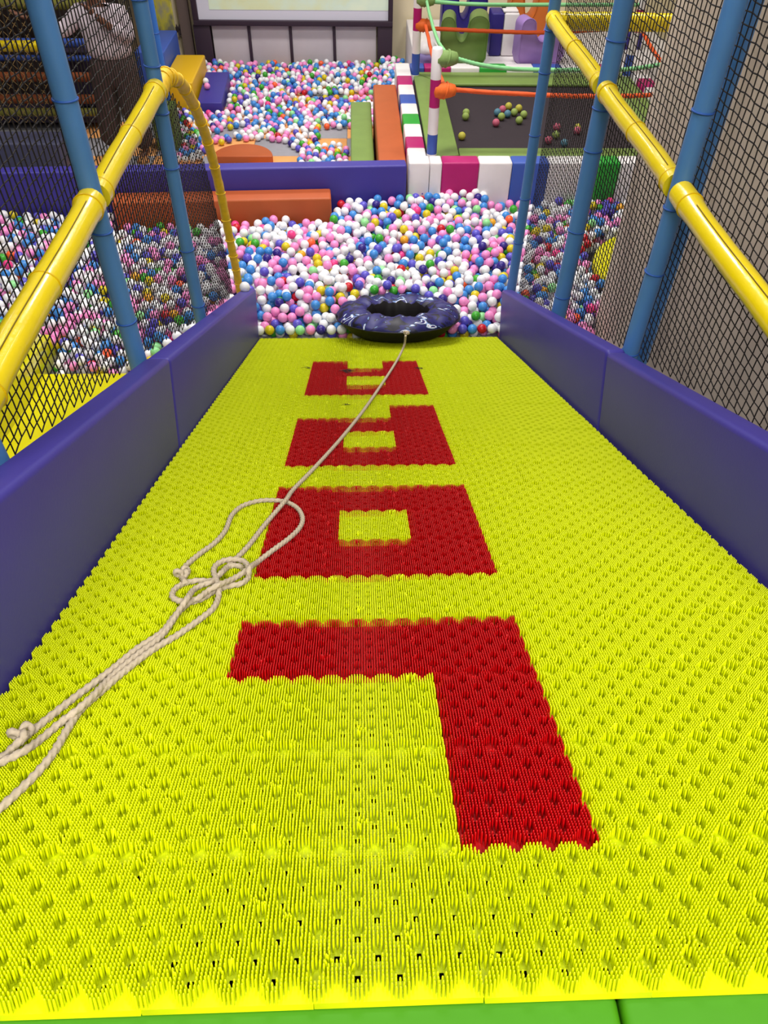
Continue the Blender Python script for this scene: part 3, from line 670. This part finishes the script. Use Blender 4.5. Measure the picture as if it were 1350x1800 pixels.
skin('shirt', [(0, 0, 1.00), (0, 0, 1.20), (-.02, 0, 1.42), (-.03, 0, 1.50), (-.21, 0, 1.45), (-.40, -.05, 1.29), (-.56, -.09, 1.37), (.18, 0, 1.45), (.24, -.06, 1.23), (.10, -.16, 1.37)],
     [(0, 1), (1, 2), (2, 3), (2, 4), (4, 5), (5, 6), (2, 7), (7, 8), (8, 9)], [(.262, .18), (.245, .165), (.215, .14), (.09, .085), .095, .082, .07, .095, .085, .068], M_SHIRT, per)
per.scale = (1.12, 1.12, 1.07)
# head details
for sx in (-1, 1):
    link('eye', lathe_mesh('eye', [(0, -.012), (.011, 0), (0, .012)], mat('eye_white', (235, 230, 225), .3), 10), per, (-.05 + sx * .032, -.115, 1.70))
    link('ear', lathe_mesh('ear', [(0, -.028), (.014, 0), (0, .028)], M_SKIN, 10), per, (-.05 + sx * .085, -.02, 1.69))
link('nose', lathe_mesh('nose', [(.018, -.025), (.012, 0), (.004, .03)], M_SKIN, 10), per, (-.05, -.122, 1.68))
link('mouth', box_mesh('mouth', (-.025, -.006, -.004), (.025, .006, .004), mat('lips', (120, 60, 60), .5), .003), per, (-.05, -.113, 1.635))
link('hair', lathe_mesh('hair', [(.095, -.02), (.105, .03), (.095, .08), (.06, .115), (0, .128)], mat('black_hair', (24, 20, 20), .6), 20), per, (-.05, .0, 1.70))
for x, y in ((-.27, .0), (.13, -.08)):
    link('shoe', lathe_mesh('shoe', [(0, .0), (.05, .0), (.055, .02), (.045, .055), (.0, .075)], mat('tan_shoe', (176, 120, 70), .6), 16, lambda r, z, a: (r * (1 + .9 * max(0, -math.sin(a))), z)), per, (x, y, .0))

# ================================================================== TOWED TUBE
TILT = math.radians(16.5)
tc_ = np.array([.665, 5.20, .172])
tubee = tag(empty('snow_tube', tuple(tc_), (-TILT, 0, math.radians(0))), 'inflated tube with navy camouflage cover lying at the foot of the slide', 'tube')
def wr(r, z, a):
    k = 1 + .012 * math.sin(9 * a + 1) + .008 * math.sin(17 * a); s = .010 * math.sin(11 * a + 2 * r * 9) + .006 * math.sin(23 * a)
    return r * k, z + (s if z > .136 else 0)
link('cover', lathe_mesh('cover', [(.512, .122), (.520, .135), (.506, .162), (.470, .192), (.420, .212), (.365, .218), (.315, .208), (.280, .190), (.268, .178)], M_CAMO, 96, wr), tubee)
link('inner_wall', lathe_mesh('inner_wall', [(.270, .180), (.262, .16), (.255, .10), (.262, .035)], M_BLACKV, 96, wr), tubee)
link('skirt', lathe_mesh('skirt', [(0, .012), (.37, .008), (.41, .022), (.455, .06), (.49, .100), (.512, .122), (.521, .128), (.520, .136)], M_BLACKV, 72), tubee)
link('inner_floor', lathe_mesh('inner_floor', [(0, .035), (.265, .035)], M_BLACKV, 40), tubee)
a = np.linspace(0, 2 * math.pi, 73); tube('edge_piping', [(.521 * math.cos(q), .521 * math.sin(q), .13) for q in a], .006, M_BLACKV, tubee, 8, caps=False)
tube('valve_flap', [(.06, .45, .205), (.10, .45, .235), (.15, .43, .23)], [.012, .016, .008], M_CAMO, tubee, 8)

# ================================================================== ROPE
rp = tag(empty('tow_rope', tuple(px_slope(713, 590, .02))), 'long twisted beige rope tied to the tube and tangled in loops on the mat', 'rope')
RR = .0080
def z1(p): return (280 + p[0] * .20741, 840 + p[1] * .20741)
def z2(p): return (p[0] * .44444, 850 + p[1] * .44444)
def lay(name, pts, r=RR):
    P = []
    for q in pts:
        h = q[2] if len(q) > 2 else RR * .7
        P.append(px_slope(q[0], q[1], h))
    S_ = spline(P, 10)
    # resample evenly
    d = np.concatenate([[0], np.cumsum(np.linalg.norm(np.diff(S_, axis=0), axis=1))]); t = np.arange(0, d[-1], .0045)
    S_ = np.stack([np.interp(t, d, S_[:, k]) for k in range(3)], 1)
    L = np.array(rp.location); tube(name, S_ - L, r, M_ROPE, rp, 12, lobes=3, amp=.24, twist=95.)
h0, h1, h2 = RR * .7, RR * 2.3, RR * 3.8
tubept = tc_ + np.array([.045, -.44, .255])
A = [(*z1(p), h) for p, h in (((1070, 190), h1), ((900, 390), h0), ((760, 570), h0), ((655, 680), h0), ((540, 790), h0), ((450, 878), h1), ((370, 905), h1), ((290, 950), h1), ((235, 1025), h2), ((170, 1120), h1))]
A = [(676, 668, h0), (640, 720, h0), (600, 770, h0), (552, 823, h0), (516, 860, h0)] + A + [(*z2(p), h) for p, h in (((640, 600), h0), ((540, 680), h0), ((440, 765), h0), ((370, 838), h1), ((300, 900), h1), ((240, 945), h0), ((160, 1012), h0), ((90, 1060), h1), ((0, 1104), h0), ((-90, 1150), h0))]
A = [(713, 590, .165), (711, 606, .09), (704, 622, .03), (694, 640, h0)] + A
lay('main_strand', A)
Bs = [(*z2(p), h) for p, h in (((-90, 1140), h0), ((0, 1090), h0), ((50, 1046), h0), ((85, 1012), h1), ((120, 985), h0), ((200, 920), h0), ((300, 842), h0), ((440, 737), h0), ((540, 655), h0), ((640, 588), h0), ((690, 525), h0))] + \
     [(*z1(p), h) for p, h in (((250, 1060), h0), ((330, 1020), h1), ((410, 960), h1), ((500, 908), h2), ((620, 858), h1), ((715, 800), h1), ((752, 758), h1), ((715, 708), h1), ((640, 690), h1), ((550, 700), h1), ((482, 738), h1), ((460, 790), h1), ((480, 855), h1), ((502, 925), h1), ((500, 1010), h0), ((465, 1095), h0), ((395, 1160), h0), ((300, 1230), h0))] + \
     [(*z2(p), h) for p, h in (((700, 600), h0), ((600, 660), h0), ((480, 752), h0), ((400, 822), h0), ((335, 878), h0), ((292, 930), h0), ((250, 1000), h0), ((200, 1080), h0), ((120, 1172), h0), ((0, 1284), h0), ((-80, 1350), h0))]
lay('looped_strand', Bs)
Cs = [(*z1(p), h) for p, h in (((215, 880), h1), ((196, 850), h0), ((180, 815), h0), ((225, 745), h0), ((340, 645), h0), ((470, 550), h0), ((560, 445), h0), ((612, 320), h0), ((700, 240), h0), ((830, 198), h0), ((950, 190), h0), ((1075, 205), h0), ((1170, 258), h0), ((1213, 340), h0), ((1190, 420), h0), ((1100, 512), h0), ((950, 622), h0), ((830, 715), h0), ((765, 765), h2), ((755, 840), h0), ((700, 893), h0), ((600, 916), h0), ((480, 950), h0), ((380, 1015), h0), ((280, 1050), h0), ((160, 1040), h0), ((108, 1000), h0), ((135, 940), h0), ((215, 893), h0), ((330, 870), h0), ((440, 872), h0), ((520, 810), h1), ((580, 757), h0), ((650, 742), h0), ((705, 760), h0))]
lay('big_loop', Cs)
def knot(c, s, ax):
    P = []
    e1 = np.array([math.cos(ax), 0, 0]) + U * math.sin(ax); e2 = -math.sin(ax) * np.array([1., 0, 0]) + U * math.cos(ax)
    for t in np.linspace(0, 2 * math.pi, 60):
        P.append(c + e1 * s * (math.sin(t) + 1.1 * math.sin(2 * t)) * .42 + e2 * s * (math.cos(t) - 1.1 * math.cos(2 * t)) * .42 + NN * (RR * 1.6 - s * .35 * math.sin(3 * t)))
    tube('knot', np.array(P) - np.array(rp.location), RR * .92, M_ROPE, rp, 10, lobes=3, amp=.15, twist=95.)
knot(px_slope(*z1((205, 835)), .004), .026, .6)
knot(px_slope(*z2((88, 1008)), .004), .026, .5)
knot(px_slope(715, 588, .165), .022, .2)

# dark hair fluff caught in the bristles
def fluff(px, py, n, size, label):
    c = px_slope(px, py, .0); V = []; F = []
    for k in range(n):
        a = random.uniform(0, 6.28); b = a + random.uniform(.6, 2.2); L = size * random.uniform(.5, 1)
        P = spline([np.array([0, 0, .001]), (np.array([math.cos(a), 0, 0]) + U * math.sin(a)) * L * .5 + NN * .005, (np.array([math.cos(b), 0, 0]) + U * math.sin(b)) * L + NN * .002], 5)
        v, f = tube_arrays(P, .0011, 4); F += [tuple(i + len(V) for i in q) for q in f]; V += list(v)
    tag(link('hair_fluff', mesh_np('hair_fluff', V, F, mat('dark_hair_fibre', (40, 28, 26), .8)), None, tuple(c)), label, 'hair')
fluff(540, 647, 5, .045, 'tiny dark hair fluff left of the farthest red letter')
fluff(612, 653, 16, .085, 'dark hair fluff on the middle bar of the farthest red letter')
fluff(737, 648, 7, .05, 'small dark hair fluff at the right edge of the farthest red letter')
fluff(608, 712, 6, .03, 'small dark hair fluff on the yellow gap above the third red letter')

# ================================================================== BALLS
D = .084; RB = D / 2
class Heap:
    def __init__(s): s.g = {}; s.p = []
    def near(s, x, y):
        i, j = int(x // D), int(y // D); out = []
        for a in (-1, 0, 1):
            for b in (-1, 0, 1): out += s.g.get((i + a, j + b), ())
        return out
    def rest(s, x, y, base):
        z = base; top = None
        for (bx, by, bz) in s.near(x, y):
            d2 = (bx - x) ** 2 + (by - y) ** 2
            if d2 < D * D:
                q = bz + math.sqrt(D * D - d2)
                if q > z: z = q; top = (bx, by)
        return z, top
    def drop(s, x, y, basef):
        z, top = s.rest(x, y, basef(x, y))
        for _ in range(5):           # roll off the ball underneath
            if top is None: break
            dx, dy = x - top[0], y - top[1]; l = math.hypot(dx, dy) + 1e-6
            nx, ny = x + dx / l * .012, y + dy / l * .012
            nz, nt = s.rest(nx, ny, basef(nx, ny))
            if nz < z - 1e-4: x, y, z, top = nx, ny, nz, nt
            else: break
        return x, y, z
    def add(s, x, y, z):
        s.g.setdefault((int(x // D), int(y // D)), []).append((x, y, z)); s.p.append((x, y, z))
def nz(x, y): return math.sin(x * 3.1 + 1.7 * math.sin(y * 2.3)) * .5 + math.sin(y * 4.7 + x * 1.3) * .3 + math.sin(x * 9.1 - y * 7.3) * .2
barrier_y = lambda x: 7.22 + (x + 2.38) * .048 - .012 + .0
FOOT = 5.20
def ok_front(x, y):
    if y > barrier_y(x) - RB + (.0 if x < .87 else .18): return False
    if -2.12 < x < .12 and y > 7.02 + .046 * (x + 1.0) - RB: return False
    if -.65 - RB < x < 1.67 + RB and y < FOOT + RB + .01: return False
    if x <= -.65:
        if x > -2.33 and x < -2.155: return y > 5.05 + RB or False
        if y < 4.74 + RB and x > -2.33: return False
        return y > 4.3 and x > -4.7
    if x >= 1.67:
        if x > 2.4 - RB: return y > 5.33 + RB and x < 4.1
        return y > 4.45
    return True
def h_front(x, y):
    if -.65 < x < 1.67:
        h = .145 + .15 * min(1, max(0, (y - FOOT - .03) / .40)) + .10 * min(1, max(0, (y - 5.9) / 1.4)) + .025 * nz(x, y)
        if x < -.5 or x > 1.5: h += .03
    elif x <= -.65:
        h = .14 + .16 * min(1, max(0, (y - 4.8) / 1.0)) + .03 * min(1, max(0, (y - 5.8) / 1.2)) + .025 * nz(x, y) + (.04 if x > -1.1 and y > 5 else 0)
    else: h = .26 + .06 * min(1, max(0, (y - 5.4) / 1.0)) + .03 * nz(x, y)
    if -2.1 < x < .1 and y > 6.6: h -= .05 * min(1, (y - 6.6) / .3)
    lx, ly = (x - 2.98) / .5, (y - 6.13) / .64
    if lx * lx + ly * ly < 1: h = min(h, .10)
    # keep clear of the tube
    rx, ry = x - tc_[0], (y - tc_[1]) / math.cos(TILT); rr_ = math.hypot(rx, ry)
    if rr_ < .60:
        zb = tc_[2] - math.sin(TILT) * ry + (0 if rr_ < .40 else (rr_ - .40) / .12 * .12) - RB - .005
        if rr_ < .53: h = min(h, zb)
    return h
def base_front(x, y): return max(RB, h_front(x, y) - .17)
front = Heap()
def fill(hp, x0, x1, y0, y1, ok, hf, bf, tries, k=5):
    for _ in range(tries):
        best = None
        for _c in range(k):
            x = random.uniform(x0, x1); y = random.uniform(y0, y1)
            if not ok(x, y): continue
            q = hp.drop(x, y, bf)
            if not ok(q[0], q[1]): continue
            e = q[2] - hf(q[0], q[1])
            if best is None or e < best[0]: best = (e, q)
        if best and best[0] < 0: hp.add(*best[1])
# first the neat row along the end of the mat
x = -.60
while x < 1.62:
    if not (.20 < x < 1.13): front.add(x, FOOT + RB + .012 + random.uniform(0, .008), .148)
    x += D + random.uniform(.0, .006)
NROW = len(front.p)
fill(front, -.65, 1.67, 5.2, 7.5, ok_front, h_front, base_front, 3600)
fill(front, -4.0, -.65, 4.3, 7.4, ok_front, h_front, base_front, 4200)
fill(front, 1.67, 3.9, 4.45, 7.5, ok_front, h_front, base_front, 2200)
front.add(-.575, 5.16, sp(0, (5.16) / math.cos(SL) - .0, .0)[2] + .405 / math.cos(SL) + RB)  # on the left wall's end
# behind the barrier
back = Heap()
def dens(x, y):
    v = .5 + .5 * nz(x * .8, y * .9)
    far = max(0, min(1, (y - 10.0) / 1.4)); v = v * .62 + far * .55 + .06
    if y < 10.2 and (x + .98) ** 2 + (y - 9.3) ** 2 < .62 ** 2: v -= .6
    if 9.75 < y < 10.35 and x > -.15: v -= .5
    if abs(y - 11.6) < .08 and -.75 < x < .55: v -= .8
    return v
def ok_back(x, y):
    if x > .865 - RB and y < 10.85: return False
    if x > 1.12: return False
    if y > 13.0 - RB: return False
    if .26 - RB < x < .56 and y < 10.1 + RB: return False
    if .55 < x < .87 and y < 10.17 + RB: return False
    if x < -1.90 + RB and 11.0 - RB < y < 12.4: return False
    if x < -1.92 + RB and y < 10.0: return False
    if -1.88 - RB < x < -1.50 + RB and 10.93 - RB < y < 12.02 + RB: return False
    if (x + 1.06) ** 2 + (y - 9.17) ** 2 < .49 ** 2: return False
    if x < -1.5 and y < 9.2: return False
    if x < -2.15: return False
    return dens(x, y) > .22
def h_back(x, y):
    h = .062 + .11 * max(0, dens(x, y) - .45) + .03 * max(0, min(1, (y - 12.0) / .9)) + (.10 if x > .75 and y > 11.2 else 0)
    return h
fill(back, -2.15, 1.1, 8.6, 13.0, ok_back, h_back, lambda x, y: RB + .014, 2600, 4)
P_all = np.array(front.p + back.p); nF = len(front.p)
cols = rng.choice(len(BN), len(P_all), p=BW)
# exposed = nothing close above
exp_ = np.ones(len(P_all), bool); allp = Heap()
for p in P_all: allp.g.setdefault((int(p[0] // D), int(p[1] // D)), []).append(tuple(p))
for i, p in enumerate(P_all):
    c = 0
    for q in allp.near(p[0], p[1]):
        if q[2] > p[2] + .03 and math.hypot(q[0] - p[0], q[1] - p[1]) < .052: c += 1
    exp_[i] = c == 0
Q = (P_all - CAMP) @ RM.T; uu = 675 + FPX * Q[:, 0] / Q[:, 2]; vv = 900 - FPX * Q[:, 1] / Q[:, 2]
def hidden(p):
    # behind the tube, the side pads or the tan wall as seen in the photograph
    d = p - CAMP
    for xw, hgt in ((-.52, .41), (1.545, .40)):
        if (p[0] - xw) * (CAMP[0] - xw) < 0:
            t = (xw - CAMP[0]) / d[0]; q = CAMP + d * t
            if 0 < t < 1 and (q - ORG) @ NN < hgt and (q - ORG) @ U < UEND: return True
    if p[0] > 2.4 and p[1] > 5.33:
        t = (2.4 - CAMP[0]) / d[0]
        if 0 < t < 1 and CAMP[1] + d[1] * t < 5.33: return True
    rx, ry = p[0] - tc_[0], p[1] - tc_[1]
    return abs(rx) < .5 and ry < .9 and p[1] > 5.2 and project(p)[1] > 528
vis = [i for i in range(len(P_all)) if exp_[i] and 0 < uu[i] < 1350 and 0 < vv[i] < 1800 and not hidden(P_all[i])]
vis.sort(key=lambda i: Q[i, 2])
ind = vis[:297]
inds = set(ind)
ORD = ['first', 'second', 'third', 'fourth', 'fifth', 'sixth', 'seventh', 'eighth', 'ninth', 'tenth', 'eleventh', 'twelfth', 'thirteenth', 'fourteenth']
rowL = [i for i in range(NROW) if P_all[i][0] < .5]; rowR = [i for i in range(NROW) if P_all[i][0] > .5][::-1]
first = {0: 'white', 1: 'white', 2: 'yellow', 3: 'sky blue', 4: 'white', 5: 'mint', 6: 'pink', 7: 'navy'}
for k, i in enumerate(rowL): cols[i] = BN.index(first.get(k, 'white'))
for k, i in enumerate(rowR): cols[i] = BN.index({0: 'white', 1: 'white', 2: 'red', 3: 'sky blue', 4: 'violet blue'}.get(k, 'pink'))
for i in ind:
    c = BN[cols[i]]; p = P_all[i]
    if i in rowL: lab = '%s ball on the mat edge, %s from the left purple wall' % (c, ORD[rowL.index(i)])
    elif i in rowR: lab = '%s ball on the mat edge, %s from the right purple wall' % (c, ORD[rowR.index(i)])
    elif i == nF - 1: lab = '%s ball resting on the far end of the left purple wall' % c
    elif p[0] < -.65 and vv[i] > 615: lab = '%s ball behind the left net, at the end of the yellow plastic slide' % c
    elif p[0] < -.65 and uu[i] < 58 + .292 * vv[i]: lab = '%s plastic ball behind the left net, left of the thick blue post' % c
    elif p[0] < -.65 and uu[i] < 246 + .198 * vv[i]: lab = '%s plastic ball behind the left net, between its two blue posts' % c
    elif p[0] < -.65: lab = '%s ball behind the left net, between the last post and the hoop' % c
    elif p[0] > 1.67: lab = '%s plastic ball behind the right net near the tan wall' % c
    elif p[0] < .16: lab = '%s plastic ball in the pit, left of the camouflage tube' % c
    elif p[0] > 1.17: lab = '%s plastic ball in the pit, right of the camouflage tube' % c
    else: lab = '%s plastic ball in the pit just behind the camouflage tube' % c
    ball(tuple(p), c, lab, '%s balls of the ball pit' % c)
ball((-1.80, 11.55, .2115 + RB + .003), 'white', 'white ball lying on the small purple wedge', 'balls on the purple wedge')
ball((-1.76, 11.38, .197 + RB + .003), 'pink', 'pink ball lying on the small purple wedge', 'balls on the purple wedge')
# the rest of the balls: one uncountable mass per pit
def ico(sub):
    bm = bmesh.new(); bmesh.ops.create_icosphere(bm, subdivisions=sub, radius=RB)
    bm.verts.ensure_lookup_table(); v = np.array([x.co[:] for x in bm.verts]); f = np.array([[q.index for q in x.verts] for x in bm.faces]); bm.free(); return v, f
IC = {True: ico(3), False: ico(2)}
def mass(name, ids, label):
    VV = []; FF = []; MI = []; off = 0
    for i in ids:
        v, f = IC[bool(exp_[i] and i < nF)]; VV.append(v + P_all[i]); FF.append(f + off); MI.append(np.full(len(f), cols[i])); off += len(v)
    VV = np.concatenate(VV); FF = np.concatenate(FF); MI = np.concatenate(MI)
    me = bpy.data.meshes.new(name); me.vertices.add(len(VV)); me.vertices.foreach_set('co', VV.astype(np.float32).ravel())
    me.loops.add(len(FF) * 3); me.loops.foreach_set('vertex_index', FF.astype(np.int32).ravel())
    me.polygons.add(len(FF)); me.polygons.foreach_set('loop_start', np.arange(0, len(FF) * 3, 3, dtype=np.int32))
    for mm in BM: me.materials.append(mm)
    me.polygons.foreach_set('material_index', MI.astype(np.int32)); me.polygons.foreach_set('use_smooth', np.ones(len(FF), bool))
    me.update(calc_edges=True); me.validate()
    return tag(link(name, me), label, 'balls', kind='stuff')
mass('ball_pit_balls', [i for i in range(nF) if i not in inds], 'mass of mixed white, pink, blue and yellow plastic balls filling the front pit')
mass('scattered_balls', [i for i in range(nF, len(P_all)) if i not in inds], 'mixed plastic balls strewn over the mats behind the purple barrier')
print('balls', len(P_all), 'front', nF, 'vis', len(vis), 'tris', sum(len(m_.loop_triangles) or len(m_.polygons) for m_ in bpy.data.meshes))
